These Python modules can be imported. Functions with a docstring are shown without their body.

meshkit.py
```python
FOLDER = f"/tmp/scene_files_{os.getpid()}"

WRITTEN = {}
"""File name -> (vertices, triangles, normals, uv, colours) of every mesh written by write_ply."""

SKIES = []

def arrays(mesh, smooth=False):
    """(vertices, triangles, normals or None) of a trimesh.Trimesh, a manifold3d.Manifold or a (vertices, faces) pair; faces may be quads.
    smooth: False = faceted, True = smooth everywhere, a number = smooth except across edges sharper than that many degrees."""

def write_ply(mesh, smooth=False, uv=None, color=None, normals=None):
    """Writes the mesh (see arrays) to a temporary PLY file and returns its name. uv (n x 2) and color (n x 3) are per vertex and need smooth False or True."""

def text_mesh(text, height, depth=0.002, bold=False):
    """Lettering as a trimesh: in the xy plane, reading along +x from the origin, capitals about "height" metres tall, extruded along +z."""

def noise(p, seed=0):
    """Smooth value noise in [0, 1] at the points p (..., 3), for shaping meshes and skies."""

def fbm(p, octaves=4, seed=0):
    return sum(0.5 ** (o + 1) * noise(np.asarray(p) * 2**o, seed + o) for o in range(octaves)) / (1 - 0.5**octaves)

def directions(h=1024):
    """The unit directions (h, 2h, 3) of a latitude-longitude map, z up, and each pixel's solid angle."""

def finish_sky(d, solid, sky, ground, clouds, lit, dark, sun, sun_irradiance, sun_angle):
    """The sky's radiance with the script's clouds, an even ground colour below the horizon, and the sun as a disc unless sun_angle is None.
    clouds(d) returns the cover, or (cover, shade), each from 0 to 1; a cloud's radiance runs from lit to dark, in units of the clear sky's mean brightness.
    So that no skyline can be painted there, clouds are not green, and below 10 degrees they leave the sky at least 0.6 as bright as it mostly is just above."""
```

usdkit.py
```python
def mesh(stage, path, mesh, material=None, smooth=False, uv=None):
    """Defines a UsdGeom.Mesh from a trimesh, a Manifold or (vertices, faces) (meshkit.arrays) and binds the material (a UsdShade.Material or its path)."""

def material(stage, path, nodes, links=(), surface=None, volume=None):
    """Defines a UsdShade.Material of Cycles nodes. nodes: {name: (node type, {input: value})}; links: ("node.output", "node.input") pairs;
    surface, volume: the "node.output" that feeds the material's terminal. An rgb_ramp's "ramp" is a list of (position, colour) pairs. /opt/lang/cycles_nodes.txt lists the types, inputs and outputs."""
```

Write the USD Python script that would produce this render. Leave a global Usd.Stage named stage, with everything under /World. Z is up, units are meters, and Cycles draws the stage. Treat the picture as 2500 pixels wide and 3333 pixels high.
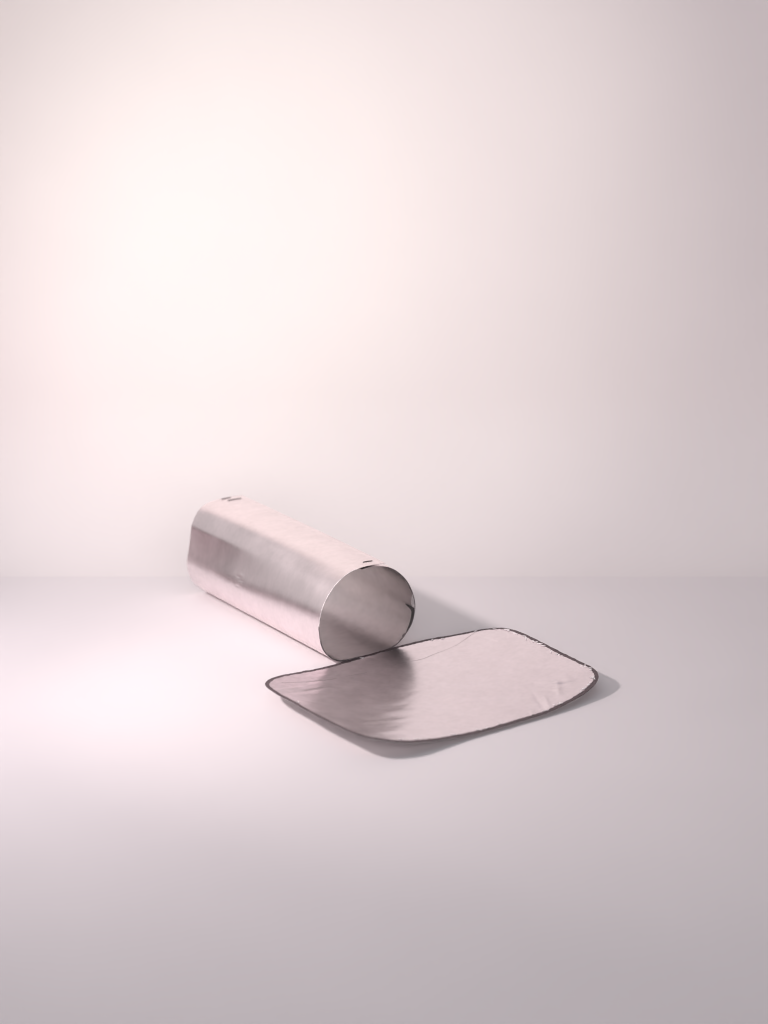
import math
import numpy as np
import meshkit, usdkit
from pxr import Usd, UsdGeom, UsdLux, UsdShade, Gf, Sdf
from scipy.interpolate import CubicSpline
from scipy.spatial import Delaunay
import shapely


class MplPath:
    def __init__(self, b):
        self.p = shapely.Polygon(b)
        shapely.prepare(self.p)

    def contains_points(self, q):
        return shapely.contains_xy(self.p, q[:, 0], q[:, 1])


stage = Usd.Stage.CreateInMemory()
UsdGeom.SetStageUpAxis(stage, UsdGeom.Tokens.z)
UsdGeom.SetStageMetersPerUnit(stage, 1.0)
world = UsdGeom.Xform.Define(stage, '/World')
CM = 0.01
rng = np.random.default_rng(7)

# ------------------------------------------------------------------ camera
PITCH = 0.292
cam = UsdGeom.Camera.Define(stage, '/World/camera')
cam.AddTranslateOp().Set(Gf.Vec3d(0, -1.0677, 0.4095))
cam.AddRotateXOp().Set(90 - math.degrees(PITCH))
cam.CreateFocalLengthAttr(65.0)
cam.CreateHorizontalApertureAttr(25.0)
cam.CreateVerticalApertureAttr(25.0 * 4 / 3)
cam.CreateClippingRangeAttr(Gf.Vec2f(0.05, 50))
cam.CreateFocusDistanceAttr(1.13)
cam.CreateFStopAttr(5.0)
cam.CreateExposureAttr(0.0)


# ------------------------------------------------------------------ lights
def look_at(pos, to):
    m = Gf.Matrix4d().SetLookAt(Gf.Vec3d(*pos), Gf.Vec3d(*to), Gf.Vec3d(0, 0, 1)).GetInverse()
    return m


# large soft boxes well away from the set: on the left, behind the camera and overhead
def soft_box(name, pos, to, w, h, intensity, color):
    l = UsdLux.RectLight.Define(stage, '/World/' + name)
    l.AddTransformOp().Set(look_at(pos, to))
    l.CreateWidthAttr(w)
    l.CreateHeightAttr(h)
    l.CreateNormalizeAttr(True)
    l.CreateIntensityAttr(intensity)
    l.CreateColorAttr(Gf.Vec3f(*color))


soft_box('side_soft_box', (-1.5, -0.2, 1.1), (0.0, -0.2, 0.5), 3.2, 2.2, 4.0, (1.0, 0.925, 0.935))
soft_box('front_soft_box', (0.3, -2.2, 0.9), (0.0, 0.0, 0.3), 2.4, 1.6, 8.8, (0.98, 0.91, 0.93))
soft_box('top_soft_box', (0.0, 0.0, 1.2), (0.0, 0.01, 0.0), 1.2, 1.0, 0.75, (0.75, 0.88, 1.0))


def lamp(name, pos, to, radius, intensity, color, cone, soft=1.0):
    l = UsdLux.SphereLight.Define(stage, '/World/' + name)
    l.AddTransformOp().Set(look_at(pos, to))
    l.CreateRadiusAttr(radius)
    l.CreateNormalizeAttr(True)
    l.CreateIntensityAttr(intensity)
    l.CreateColorAttr(Gf.Vec3f(*color))
    h = UsdLux.ShapingAPI.Apply(l.GetPrim())
    h.CreateShapingConeAngleAttr(cone)
    h.CreateShapingConeSoftnessAttr(soft)


# key lamp on the left, a wide beam with a hot centre; a second lamp above the camera throws the round glow on the wall
KEY = (-0.336, -0.085, 0.287)
lamp('key_lamp', KEY, (0.10, -0.02, 0.0), 0.017, 1.16, (1.0, 0.885, 0.92), 80.0)
lamp('key_lamp_core', KEY, (0.10, -0.03, 0.0), 0.017, 0.86, (1.0, 0.88, 0.86), 34.0)
GLOW = (-0.05, -1.0, 0.64)
lamp('wall_lamp', GLOW, (-0.088, 0.23, 0.248), 0.03, 7.6, (1.0, 0.945, 0.86), 15.2)
lamp('wall_lamp_core', GLOW, (-0.105, 0.23, 0.222), 0.03, 2.0, (0.8, 1.0, 0.74), 8.0)

# ------------------------------------------------------------------ materials
def paper(name, col):
    return usdkit.material(stage, '/World/Looks/' + name, {
        'g': ('geometry', {}),
        'n': ('noise_texture', {'scale': 900.0, 'detail': 3.0}),
        'm': ('noise_texture', {'scale': 9.0, 'detail': 2.0}),
        'r': ('rgb_ramp', {'ramp': [(0.3, tuple(c * 0.985 for c in col)), (0.7, tuple(min(1, c * 1.01) for c in col))]}),
        'b': ('bump', {'strength': 0.12, 'distance': 0.0003}),
        'p': ('principled_bsdf', {'roughness': 0.72, 'specular_ior_level': 0.25})},
        [('g.position', 'n.vector'), ('g.position', 'm.vector'), ('m.fac', 'r.fac'), ('r.color', 'p.base_color'),
         ('n.fac', 'b.height'), ('b.normal', 'p.normal')], surface='p.BSDF')


def metal(name, col, rough, streak=(60, 900), bump=0.10, aniso=0.0):
    """Brushed aluminium foil; streaks run along the second uv axis."""
    return usdkit.material(stage, '/World/Looks/' + name, {
        't': ('texture_coordinate', {}),
        'mp': ('mapping', {'mapping_type': 'point', 'scale': (streak[1], streak[0], 1.0)}),
        'st': ('noise_texture', {'scale': 1.0, 'detail': 3.0, 'roughness': 0.6}),
        'cl': ('noise_texture', {'scale': 55.0, 'detail': 4.0, 'roughness': 0.55}),
        'cr': ('rgb_ramp', {'ramp': [(0.30, tuple(c * 0.95 for c in col)), (0.65, col)]}),
        'rr': ('map_range', {'from_min': 0.3, 'from_max': 0.7, 'to_min': rough * 0.92, 'to_max': rough * 1.1}),
        'b': ('bump', {'strength': bump, 'distance': 0.0004}),
        'p': ('principled_bsdf', {'metallic': 1.0, 'roughness': rough, 'anisotropic': aniso})},
        [('t.UV', 'mp.vector'), ('mp.vector', 'st.vector'), ('t.UV', 'cl.vector'), ('cl.fac', 'cr.fac'), ('cr.color', 'p.base_color'),
         ('cl.fac', 'rr.value'), ('rr.result', 'p.roughness'), ('st.fac', 'b.height'), ('b.normal', 'p.normal')], surface='p.BSDF')


def plain(name, col, rough=0.6, metallic=0.0):
    return usdkit.material(stage, '/World/Looks/' + name, {
        'g': ('geometry', {}),
        'n': ('noise_texture', {'scale': 700.0, 'detail': 3.0}),
        'r': ('rgb_ramp', {'ramp': [(0.3, tuple(c * 0.75 for c in col)), (0.7, tuple(c * 1.15 for c in col))]}),
        'p': ('principled_bsdf', {'roughness': rough, 'metallic': metallic})},
        [('g.position', 'n.vector'), ('n.fac', 'r.fac'), ('r.color', 'p.base_color')], surface='p.BSDF')


M_FLOOR = paper('floor_paper', (0.79, 0.748, 0.755))
M_WALL = paper('wall_paper', (0.80, 0.755, 0.75))
M_TABLE = plain('table_top', (0.88, 0.61, 0.635), 0.7)
M_TUBE = metal('tube_aluminium', (0.92, 0.835, 0.845), 0.28, (14, 1500), 0.02)
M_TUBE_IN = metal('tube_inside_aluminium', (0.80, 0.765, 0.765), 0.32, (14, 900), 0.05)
M_FOIL = metal('sheet_foil', (0.85, 0.785, 0.81), 0.28, (700, 25), 0.02)
M_FOIL_UNDER = metal('sheet_foil_under', (0.84, 0.81, 0.82), 0.25, (700, 25), 0.05)
M_BORDER = plain('dark_border', (0.115, 0.085, 0.090), 0.7)
M_SCRATCH = plain('crease_grey', (0.30, 0.27, 0.275), 0.5, 0.5)
M_STAPLE = plain('staple_steel', (0.30, 0.27, 0.275), 0.6, 0.3)
M_TEAR = plain('tear_dark', (0.12, 0.115, 0.115), 0.5, 0.3)
M_FLECK = plain('bright_foil_fleck', (0.92, 0.88, 0.88), 0.45, 0.35)


# ------------------------------------------------------------------ helpers
names = {}


def numbered(path):
    k = names.get(path, 0)
    names[path] = k + 1
    return path if k == 0 else f'{path}_{k:03d}'


def thing(name, label, cat, loc, group=None, kind=None):
    x = UsdGeom.Xform.Define(stage, numbered('/World/' + name))
    x.AddTranslateOp().Set(Gf.Vec3d(*loc))
    o = x.GetPrim()
    o.SetCustomDataByKey('label', label)
    o.SetCustomDataByKey('category', cat)
    return o, np.array(loc, float)


def part(parent, base, name, v, f, mat, smooth=True, uv=None, label=None):
    """One Mesh prim under its thing; v in world metres."""
    p = numbered(f'{parent.GetPath()}/{name}')
    m = usdkit.mesh(stage, p, (np.asarray(v) - base, f), mat, smooth=smooth, uv=uv)
    if label:
        m.GetPrim().SetCustomDataByKey('label', label)
    return m.GetPrim()


def grid_faces(n, m):
    i, j = np.meshgrid(np.arange(n - 1), np.arange(m - 1), indexing='ij')
    a = (i * m + j).ravel()
    return np.vstack([np.c_[a, a + m, a + m + 1], np.c_[a, a + m + 1, a + 1]])


def ribbon_solid(top, bot, uv=None):
    """Closed thin body between two equal (n, m, 3) grids; hard edges by split vertices."""
    n, m = top.shape[:2]
    F = grid_faces(n, m)
    V = [top.reshape(-1, 3), bot.reshape(-1, 3)]
    faces = [F, F[:, ::-1] + n * m]
    c = 2 * n * m
    for a, b in ((top[0], bot[0]), (bot[-1], top[-1]), (bot[:, 0], top[:, 0]), (top[:, -1], bot[:, -1])):
        k = len(a)
        V += [a, b]
        q = np.arange(k - 1)
        faces.append(np.vstack([np.c_[c + q, c + q + 1, c + k + q + 1], np.c_[c + q, c + k + q + 1, c + k + q]]))
        c += 2 * k
    V, Fa = np.vstack(V), np.vstack(faces)
    UV = None
    if uv is not None:
        UV = np.zeros((len(V), 2))
        UV[:n * m] = uv.reshape(-1, 2)
        UV[n * m:2 * n * m] = uv.reshape(-1, 2)
    return V, Fa, UV


# ------------------------------------------------------------------ floor and wall


def structure(name, v, f, mat, label, cat, smooth=False):
    m = usdkit.mesh(stage, '/World/' + name, (np.array(v, float), np.array(f)), mat, smooth=smooth)
    o = m.GetPrim()
    o.SetCustomDataByKey('kind', 'structure')
    o.SetCustomDataByKey('label', label)
    o.SetCustomDataByKey('category', cat)


XL, XR, Y_BEND, R_COVE, TILT0 = -0.265, 0.62, 0.1505, 0.10, math.radians(6)


def sheet_body(prof, t):
    """A paper strip of thickness t following prof (y, z) from x = XL to XR."""
    p = np.array(prof)
    d = np.gradient(p, axis=0)
    d /= np.linalg.norm(d, axis=1, keepdims=True)
    q = p + np.stack([d[:, 1], -d[:, 0]], 1) * t
    g = lambda r: np.stack([np.c_[np.full(len(r), x), r] for x in (XL, XR)], 0)
    return ribbon_solid(g(p), g(q))[:2]


v, f = sheet_body([(-0.9, 0.0), (-0.4, 0.0), (0.0, 0.0), (Y_BEND, 0.0)], 0.003)
structure('floor', v, f, M_FLOOR, 'pale pinkish paper floor under the two metal pieces', 'floor', 40)
ph = np.linspace(TILT0, math.pi / 2, 40)
cove = np.c_[Y_BEND + R_COVE * (np.sin(ph) - math.sin(TILT0)), R_COVE * (math.cos(TILT0) - np.cos(ph))]
WALL_Y = cove[-1, 0]
v, f = sheet_body(np.vstack([cove, [(WALL_Y, z) for z in np.linspace(cove[-1, 1] + 0.02, 0.9, 12)]]), 0.003)
structure('wall', v, f, M_WALL, 'pink-white backdrop wall rising from the floor with a round glow of light', 'wall', 40)
v = [(-1.6, -1.2, -0.02), (1.6, -1.2, -0.02), (1.6, 1.2, -0.02), (-1.6, 1.2, -0.02)]
structure('table', v, [(0, 1, 2), (0, 2, 3)], M_TABLE, 'dark mauve table under the paper', 'table')

# ------------------------------------------------------------------ metal tube
SHIFT = 0.0
PHI = 0.6102946
AX = np.array([math.sin(PHI), -math.cos(PHI), 0.0])      # towards the mouth
SV = np.array([math.cos(PHI), math.sin(PHI), 0.0])
P_BACK = np.array([-11.1561, 11.9337, 0.0]) - SHIFT * AX
P_FRONT = np.array([-2.5353, -0.3930, 0.0]) - SHIFT * AX
S0 = float(np.array([-2.5353, -0.3930, 0.0]) @ SV)
# clockwise from the inner end of the seam on top: right side, bottom, left side, over the top, outer end
FRONT = [(-0.75, 5.30), (-0.2, 5.335), (0.45, 5.29), (1.241, 5.06), (1.824, 4.648), (2.302, 4.183), (2.653, 3.61), (2.897, 2.998), (3.01, 2.467),
         (2.968, 1.965), (2.839, 1.481), (2.621, 1.109), (2.25, 0.674), (1.9, 0.388), (1.45, 0.13), (0.7, 0.04), (-0.6, 0.03), (-1.75, 0.04),
         (-2.3, 0.11), (-2.72, 0.30), (-3.10, 0.62), (-3.441, 1.086), (-3.60, 1.75), (-3.654, 2.421), (-3.586, 3.011), (-3.331, 3.745), (-2.766, 4.526),
         (-2.192, 4.997), (-1.617, 5.269), (-1.051, 5.39), (-0.5, 5.44), (0.088, 5.43), (0.50, 5.40), (0.90, 5.375)]
BACK = [(-1.1, 5.83), (-0.5, 5.84), (0.2, 5.78), (0.9, 5.60), (1.45, 5.25), (1.9, 4.75), (2.2, 4.1), (2.38, 3.4), (2.45, 2.8),
        (2.42, 2.2), (2.33, 1.6), (2.15, 1.1), (1.85, 0.66), (1.5, 0.36), (1.05, 0.13), (0.4, 0.04), (-0.6, 0.03), (-1.7, 0.04),
        (-2.35, 0.11), (-2.75, 0.36), (-3.1, 0.70), (-3.42, 1.176), (-3.592, 1.83), (-3.623, 2.218), (-3.53, 2.75), (-3.462, 3.151), (-3.295, 4.279),
        (-3.219, 4.624), (-2.894, 5.243), (-2.511, 5.614), (-2.05, 5.82), (-1.2, 5.93), (-0.4, 5.935), (0.45, 5.88)]


class Profile:
    def __init__(self, pts):
        p = np.array(pts, float)
        s = np.r_[0, np.cumsum(np.linalg.norm(np.diff(p, axis=0), axis=1))]
        self.k = np.linspace(0, 1, len(p))                # both ends share the index of their control points
        self.c = CubicSpline(self.k, p)
        # a light smoothing of the hand-read points
        q = self.c(np.linspace(0, 1, 400))
        w = np.exp(-0.5 * (np.arange(-12, 13) / 5.0) ** 2)
        w /= w.sum()
        e = np.vstack([2 * q[0] - q[12:0:-1], q, 2 * q[-1] - q[-2:-14:-1]])
        self.q = np.stack([np.convolve(e[:, i], w, 'valid') for i in range(2)], 1)
        self.t = np.linspace(0, 1, 400)

    def __call__(self, t):
        return np.stack([np.interp(t, self.t, self.q[:, i]) for i in range(2)], -1)


PF, PB = Profile(FRONT), Profile(BACK)


def tube_xyz(t, a, off=0.0):
    """t: 0..1 round the sheet, a: 0 at the back rim .. 1 at the mouth, off: cm outwards. World metres."""
    t, a = np.broadcast_arrays(np.asarray(t, float), np.asarray(a, float))

    def base(t, a):
        e = a ** 1.7
        p = PB(t) * (1 - e)[..., None] + PF(t) * e[..., None]
        d = np.zeros_like(t)
        q = np.stack([t * 9, a * 5, np.zeros_like(t)], -1)
        d += 0.02 * (meshkit.fbm(q, 3, 3) - 0.5)
        d += 0.003 * (meshkit.fbm(q * [4, 5, 1], 3, 9) - 0.5)
        # the flat left flank leans in a little between the rims
        win = np.exp(-((a - 0.40) / 0.32) ** 2) * np.exp(-((t - 0.745) / 0.075) ** 2)
        d -= 0.11 * win * (p[..., 1] - 2.7)
        for (t0, a0, wt, wa, h) in DENTS:
            d += h * np.exp(-((t - t0) / wt) ** 2 - ((a - a0) / wa) ** 2)
        return p, d

    p, d = base(t, a)
    h = 1e-3
    p2, _ = base(np.clip(t + h, 0, 1), a)
    p1, _ = base(np.clip(t - h, 0, 1), a)
    tg = p2 - p1
    tg /= np.linalg.norm(tg, axis=-1, keepdims=True) + 1e-12
    nr = np.stack([-tg[..., 1], tg[..., 0]], -1)          # outwards for a clockwise run
    z_keep = np.clip(p[..., 1] / 0.5, 0, 1)               # nothing sinks into the floor
    p = p + nr * (d * z_keep + off)[..., None]
    o = (P_BACK * (1 - a[..., None]) + P_FRONT * a[..., None]) + (p[..., :1] - S0) * SV
    o[..., 2] = p[..., 1]
    return o * CM


DENTS = [(0.737, 0.40, 0.004, 0.007, -0.014), (0.745, 0.415, 0.004, 0.009, 0.012), (0.727, 0.43, 0.0035, 0.009, -0.012), (0.716, 0.41, 0.004, 0.006, 0.012),
         (0.702, 0.405, 0.003, 0.008, -0.010), (0.80, 0.36, 0.012, 0.010, 0.006), (0.745, 0.07, 0.012, 0.003, 0.006)]
tube, tb = thing('metal_tube', 'hollow tube rolled from thin aluminium, stapled on top, lying behind the flat sheet', 'metal tube',
                 tuple((P_BACK + P_FRONT) / 2 * CM))
NT, NA = 420, 120
tt, aa = np.meshgrid(np.linspace(0, 1, NT), np.linspace(0, 1, NA), indexing='ij')
uvt = np.stack([tt * 0.20, aa * 0.15], -1)
out_, in_ = tube_xyz(tt, aa, 0.012), tube_xyz(tt, aa, -0.004)
v, f, uv = ribbon_solid(out_, in_, uvt)
part(tube, tb, 'outer_wall', v, f, M_TUBE, True, uv)
# the lining: the inner side of the sheet, cut a little short of both rims with a ragged edge
jag = 0.006 * meshkit.fbm(np.stack([np.linspace(0, 90, NT), np.zeros(NT), np.zeros(NT)], -1), 3, 5)
al = aa * (1 - 0.004 - (0.9972 - 0.004) * 0 - jag[:, None]) * 1.0
lin_t = 0.02 + tt * 0.965
lo, li = tube_xyz(lin_t, al, -0.008), tube_xyz(lin_t, al, -0.018)
v, f, uv = ribbon_solid(lo, li, uvt)
part(tube, tb, 'inner_lining', v, f, M_TUBE_IN, True, uv)


def tube_strip(name, ts, a_in, a_out, off, mat, thick=0.012, label=None):
    """A strip on the tube: for each ts it runs from a_in to a_out (0..1 along the tube)."""
    k = np.linspace(0, 1, 5)
    A = a_in[:, None] * (1 - k) + a_out[:, None] * k
    T = np.repeat(ts[:, None], 5, 1)
    v, f, _ = ribbon_solid(tube_xyz(T, A, off + thick / 2), tube_xyz(T, A, off - thick / 2))
    return part(tube, tb, name, v, f, mat, 30, None, label)


def rag(n, scale, seed):
    return meshkit.fbm(np.stack([np.linspace(0, scale, n), np.full(n, 0.3), np.zeros(n)], -1), 4, seed)


# rim: bare cut edge, thin at the left and ragged at the right and bottom
n = 260
ts = np.linspace(0.12, 0.66, n)
part_w = 0.003 + 0.010 * np.clip(rag(n, 40, 21) - 0.42, 0, 1) * 2.2
tube_strip('rim_edge', ts, 1 - part_w, np.full(n, 1.001), -0.024, M_SCRATCH, label='ragged dark edge of the rim')
n = 120
ts = np.linspace(0.50, 0.70, n)
tube_strip('rim_edge', ts, 1 - 0.002 - 0.012 * np.clip(rag(n, 22, 28) - 0.4, 0, 1), np.full(n, 1.001), 0.018, M_SCRATCH, 0.010)
ts = np.linspace(0.69, 0.88, 160)
tube_strip('rim_edge', ts, 1 - 0.001 - 0.005 * np.clip(rag(160, 14, 27) - 0.35, 0, 1), np.full(160, 1.0008), 0.012, M_FLECK, 0.008, label='bright cut edge of the rim')
# torn flaps at the right side of the mouth
ts = np.linspace(0.205, 0.262, 40)
w = np.sin(np.linspace(0, np.pi, 40)) ** 0.8
tube_strip('torn_flap', ts, 1 - 0.030 * w * (0.5 + np.linspace(0, 1, 40) ** 2 * 0.7), 1 - 0.002 * w, -0.045, M_FLECK, label='bright torn foil flap')
ts = np.linspace(0.255, 0.35, 60)
x = np.linspace(0, 1, 60)
tube_strip('torn_flap', ts, 1 - 0.040 * np.exp(-(x / 0.10) ** 2) - 0.016 * (1 - x) ** 0.5, np.full(60, 0.9995), -0.052, M_TEAR, label='dark torn foil flap')


def staple(t0, t1, a, r=0.024):
    k = np.linspace(0, 1, 13)
    bend = np.where((k < 0.001) | (k > 0.999), -0.06, 0.0)
    c = np.stack([tube_xyz(t0 + (t1 - t0) * q, a, 0.035 + b) for q, b in zip(k, bend)])
    ang = np.linspace(0, 2 * np.pi, 9)[:-1]
    t = np.gradient(c, axis=0)
    t /= np.linalg.norm(t, axis=1, keepdims=True)
    n1 = np.cross(t, AX)
    n1 /= np.linalg.norm(n1, axis=1, keepdims=True)
    V = (c[:, None] + r * CM * (np.cos(ang)[None, :, None] * n1[:, None] + np.sin(ang)[None, :, None] * AX)).reshape(-1, 3)
    F = []
    for i in range(12):
        for j in range(8):
            a_, b_, c_, d_ = i * 8 + j, i * 8 + (j + 1) % 8, (i + 1) * 8 + (j + 1) % 8, (i + 1) * 8 + j
            F += [(a_, b_, c_), (a_, c_, d_)]
    for j in range(1, 7):
        F += [(0, j + 1, j), (96, 96 + j, 97 + j)]
    part(tube, tb, 'staple', V, np.array(F), M_STAPLE, 40)


staple(0.925, 0.968, 0.960)
staple(0.945, 0.985, 0.045)
staple(0.940, 0.968, 0.012)

# ------------------------------------------------------------------ metal sheet
PSI, KL, KR, FLAT, X0, Y0, TILT, ZOFF = 0.647, 0.031, 0.033, 1.089, 0.832, -1.459, -0.012, 0.030
OUTLINE = [[-8.706, 0.721], [-7.667, 1.731], [-6.842, 2.153], [-4.41, 2.493], [-2.541, 2.55], [-0.303, 2.615], [2.224, 2.74], [3.869, 2.605],
           [5.699, 1.639], [6.957, 1.052], [7.666, 0.399], [8.02, -0.426], [8.023, -1.448], [7.881, -3.22], [7.713, -5.161], [7.597, -6.999],
           [7.556, -8.169], [7.343, -8.767], [6.942, -9.093], [6.126, -9.522], [4.98, -9.828], [3.82, -9.999], [2.047, -10.168], [0.49, -10.103],
           [-1.094, -10.098], [-2.571, -9.997], [-4.042, -9.937], [-5.509, -9.868], [-6.925, -9.755], [-7.832, -9.385], [-8.63, -8.9],
           [-9.188, -8.069], [-9.155, -6.831], [-9.266, -5.358], [-9.139, -3.11], [-9.026, -1.01], [-8.942, 0.08]]


def sheet_xyz(uv, off=0.0, wrinkle=True):
    uv = np.asarray(uv, float)
    u, v = uv[..., 0], uv[..., 1]
    au = np.maximum(np.abs(u) - FLAT, 0)
    R = np.where(u < 0, 1 / KL, 1 / KR)
    th = au / R
    sg = np.sign(u)
    x, z = sg * (np.minimum(np.abs(u), FLAT) + R * np.sin(th)), R * (1 - np.cos(th))
    nx, nz = -sg * np.sin(th), np.cos(th)
    d = np.full(u.shape, off, float)
    if wrinkle:
        q = np.stack([u * 0.30, v * 0.75, np.zeros_like(u)], -1)
        d = d + 0.06 * (meshkit.fbm(q, 3, 11) - 0.5)
        q = np.stack([u * 0.8 + v * 0.2, v * 3.2, np.zeros_like(u)], -1)
        d = d + 0.006 * (meshkit.fbm(q, 3, 12) - 0.5)
        for (u0, v0, ang, L, W, h) in CREASES:
            c, s = math.cos(ang), math.sin(ang)
            a, b = (u - u0) * c + (v - v0) * s, -(u - u0) * s + (v - v0) * c
            d = d + h * np.exp(-(a / L) ** 2 - (b / W) ** 2)
    x, z = x + nx * d, z + nz * d
    c, s = math.cos(PSI), math.sin(PSI)
    o = np.stack([x * c - v * s + X0, x * s + v * c + Y0, z + TILT * v + ZOFF + 0.045 + 0.15 * np.exp(-((u + 0.3) / 3.0) ** 2 - ((v - 2.7) / 1.3) ** 2)], -1)
    return o * CM


CREASES = [(4.6, -8.3, 0.9, 0.9, 0.16, 0.045), (5.3, -8.1, -0.5, 0.7, 0.14, -0.045), (5.0, -7.6, 2.2, 0.8, 0.15, 0.04), (5.7, -7.9, 1.3, 0.5, 0.25, 0.03),
           (3.0, -9.2, 1.0, 0.9, 0.12, 0.035), (2.7, -8.9, 1.1, 1.2, 0.12, -0.03), (-7.6, -0.2, 0.2, 1.2, 0.12, 0.03), (-7.2, -0.8, 0.15, 1.6, 0.15, -0.03),
           (-6.9, -4.5, 0.05, 2.0, 0.14, 0.007), (-5.5, -6.5, -0.05, 2.4, 0.2, 0.008)]
rc = np.random.default_rng(23)
for k in range(26):                                      # small sharp crinkles, thickest at the lifted corners
    c0 = [(5.8, -8.2), (-8.2, -0.3), (-8.3, -8.0), (6.6, -0.6)][k % 4] if k < 18 else rc.uniform([-8, -9], [7, 1.5])
    CREASES.append((*(np.array(c0) + rc.normal(0, 1.1, 2)), rc.uniform(0, 3.14), rc.uniform(0.25, 0.8), rc.uniform(0.06, 0.11), rc.uniform(-0.018, 0.018)))
P = np.array(OUTLINE)
ds = np.r_[0, np.cumsum(np.linalg.norm(np.diff(np.vstack([P, P[:1]]), axis=0), axis=1))]
cs = CubicSpline(ds, np.vstack([P, P[:1]]), bc_type='periodic')
NB = 900
sq = np.linspace(0, ds[-1], NB, endpoint=False)
edge = cs(sq)
w = np.exp(-0.5 * (np.arange(-30, 31) / 12.0) ** 2)
w /= w.sum()
edge = np.stack([np.convolve(np.r_[edge[-30:, i], edge[:, i], edge[:30, i]], w, 'valid') for i in range(2)], 1)
tang = np.roll(edge, -1, 0) - np.roll(edge, 1, 0)
tang /= np.linalg.norm(tang, axis=1, keepdims=True)
inward = np.stack([tang[:, 1], -tang[:, 0]], 1)
if ((edge + inward - edge.mean(0)) ** 2).sum() > ((edge - edge.mean(0)) ** 2).sum():
    inward = -inward


def around(scale, seed, octaves=4):
    a = np.linspace(0, 2 * np.pi, NB, endpoint=False)
    return meshkit.fbm(np.stack([np.cos(a) * scale + 50, np.sin(a) * scale + 50, np.zeros(NB)], -1), octaves, seed)


sheet, sb = thing('metal_sheet', 'rounded rectangle of silver foil with dark ragged border, curling in front of the tube', 'metal sheet',
                  (X0 * CM + 0.02, Y0 * CM - 0.03, 0.0))


def lamina(bound, off_top, off_bot, step):
    """Closed thin body bounded by a loop in the sheet's own plane."""
    lo, hi = bound.min(0), bound.max(0)
    g = np.stack(np.meshgrid(np.arange(lo[0], hi[0], step), np.arange(lo[1], hi[1], step), indexing='ij'), -1).reshape(-1, 2)
    g = g + rng.uniform(-0.15, 0.15, g.shape) * step
    path = MplPath(bound)
    nrm = bound.mean(0)
    g = g[path.contains_points(nrm + (g - nrm) * 1.006)]
    uv = np.vstack([bound, g])
    tri = Delaunay(uv).simplices
    cen = uv[tri].mean(1)
    tri = tri[path.contains_points(cen)]
    a, b, c = uv[tri[:, 0]], uv[tri[:, 1]], uv[tri[:, 2]]
    ar = (b[:, 0] - a[:, 0]) * (c[:, 1] - a[:, 1]) - (b[:, 1] - a[:, 1]) * (c[:, 0] - a[:, 0])
    tri = tri[np.abs(ar) > 1e-6]
    ar = ar[np.abs(ar) > 1e-6]
    tri = np.where((ar > 0)[:, None], tri, tri[:, ::-1])
    T, B = sheet_xyz(uv, off_top), sheet_xyz(uv, off_bot)
    n, m = len(uv), len(bound)
    V = np.vstack([T, B, T[:m], B[:m]])
    i = np.arange(m)
    j = (i + 1) % m
    side = np.vstack([np.c_[2 * n + i, 2 * n + m + j, 2 * n + j], np.c_[2 * n + i, 2 * n + m + i, 2 * n + m + j]])
    x, y = bound[:, 0], bound[:, 1]
    if (x * np.roll(y, -1) - y * np.roll(x, -1)).sum() > 0:
        side = side
    else:
        side = side[:, ::-1]
    side = side[:, ::-1]
    UV = np.vstack([uv, uv, uv[:m], uv[:m]]) * CM
    return V, np.vstack([tri, tri[:, ::-1] + n, side]), UV


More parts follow.
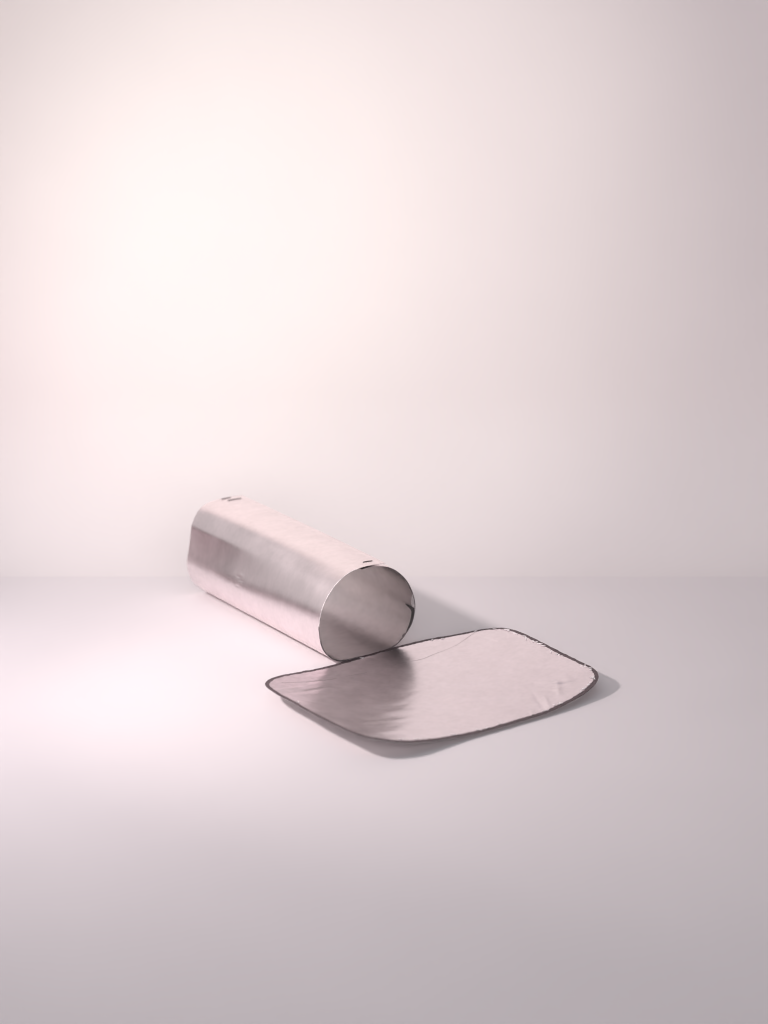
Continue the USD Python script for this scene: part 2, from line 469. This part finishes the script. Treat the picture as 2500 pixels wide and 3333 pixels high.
back_rag = np.exp(-(((edge[:, 1] - 2.4) / 0.9) ** 2)) * (edge[:, 0] > -8.2) * (edge[:, 0] < 5)
rough_out = 0.06 * (around(30, 31) - 0.5) + 0.04 * (around(120, 32) - 0.5) - back_rag * 0.22 * np.clip(around(55, 37) - 0.5, 0, 1)
bound = edge + inward * rough_out[:, None]
v, f, uv = lamina(bound, 0.0, -0.03, 0.13)
part(sheet, sb, 'backing_card', v, f, M_BORDER, True, uv, label='dark card backing whose edge shows as a border')
# the foil on top stops short of the edge
back_edge = np.exp(-(((edge[:, 1] - 2.6) / 0.9) ** 2)) * (edge[:, 0] > -8) * (edge[:, 0] < 6)
left_edge = np.exp(-((edge[:, 0] + 9.1) / 0.6) ** 2)
inset = 0.205 + 0.10 * (around(22, 33) - 0.5) + 0.16 * np.clip(around(70, 34) - 0.55, 0, 1) - 0.03 * left_edge + 0.14 * back_edge * (around(40, 35))
inset += 0.05 * np.clip(around(160, 36) - 0.5, 0, 1)
v, f, uv = lamina(edge + inward * inset[:, None], 0.014, 0.002, 0.09)
part(sheet, sb, 'foil', v, f, M_FOIL, True, uv, label='dented silver foil face')
v, f, uv = lamina(edge - inward * (0.02 + 0.035 * np.exp(-((edge[:, 1] + 10.0) / 0.5) ** 2) * (around(25, 38)))[:, None], -0.034, -0.046, 0.13)
part(sheet, sb, 'underside_foil', v, f, M_FOIL_UNDER, True, uv)


def sheet_strip(name, line, width, off, mat, thick=0.01, label=None):
    line = np.asarray(line, float)
    t = np.gradient(line, axis=0)
    t /= np.linalg.norm(t, axis=1, keepdims=True)
    nn = np.stack([-t[:, 1], t[:, 0]], 1) * np.asarray(width)[:, None] / 2
    uv = np.stack([line - nn, line, line + nn], 1)
    top, bot = sheet_xyz(uv, off + thick), sheet_xyz(uv, off)
    v, f, _ = ribbon_solid(top[:, ::-1], bot[:, ::-1])
    return part(sheet, sb, name, v, f, mat, 30, None, label)


CREASE = np.array([[-7.777, 1.031], [-6.284, 0.777], [-5.006, 0.673], [-3.977, 0.587], [-2.724, 0.622], [-1.506, 0.531], [0.423, 0.581], [1.868, 0.362],
                   [2.852, 0.473], [4.236, 0.499], [5.628, 0.788], [6.594, 0.96]])
cc = CubicSpline(np.arange(len(CREASE)), CREASE)(np.linspace(0, len(CREASE) - 1, 160))
cc[:, 1] += 0.06 * (rag(160, 30, 41) - 0.5)
wd = 0.006 + 0.03 * np.clip(rag(160, 12, 42) - 0.45, 0, 1) * 2
for a, b in ((4, 46), (52, 70), (84, 156)):
    sheet_strip('crease', cc[a:b], wd[a:b], 0.0145, M_SCRATCH, 0.004)

# bright torn flecks where the foil was cut
def fleck(u, ang, L, W):
    c = np.array(u) + np.outer(np.linspace(-0.5, 0.5, 7), [math.cos(ang), math.sin(ang)]) * L
    c += rng.uniform(-0.12, 0.12, c.shape) * W
    sheet_strip('foil_fleck', c, W * np.clip(np.sin(np.linspace(0.25, 2.9, 7)), 0.1, 1), 0.02 + rng.uniform(0, 0.02), M_FLECK, 0.02)


cand = []
for k in range(NB):
    u, v_ = edge[k]
    wgt = 0.2
    if u > 6.5 or (v_ < -8.2 and u > 3):
        wgt = 1.2
    elif v_ < -9.2:
        wgt = 0.6
    cand.append(wgt)
cand = np.array(cand) / np.sum(cand)
for k in rng.choice(NB, 46, replace=False, p=cand):
    a = math.atan2(tang[k, 1], tang[k, 0]) + rng.uniform(-0.9, 0.9)
    fleck(edge[k] + inward[k] * (inset[k] + rng.uniform(-0.05, 0.12)), a, rng.uniform(0.12, 0.45), rng.uniform(0.06, 0.125))
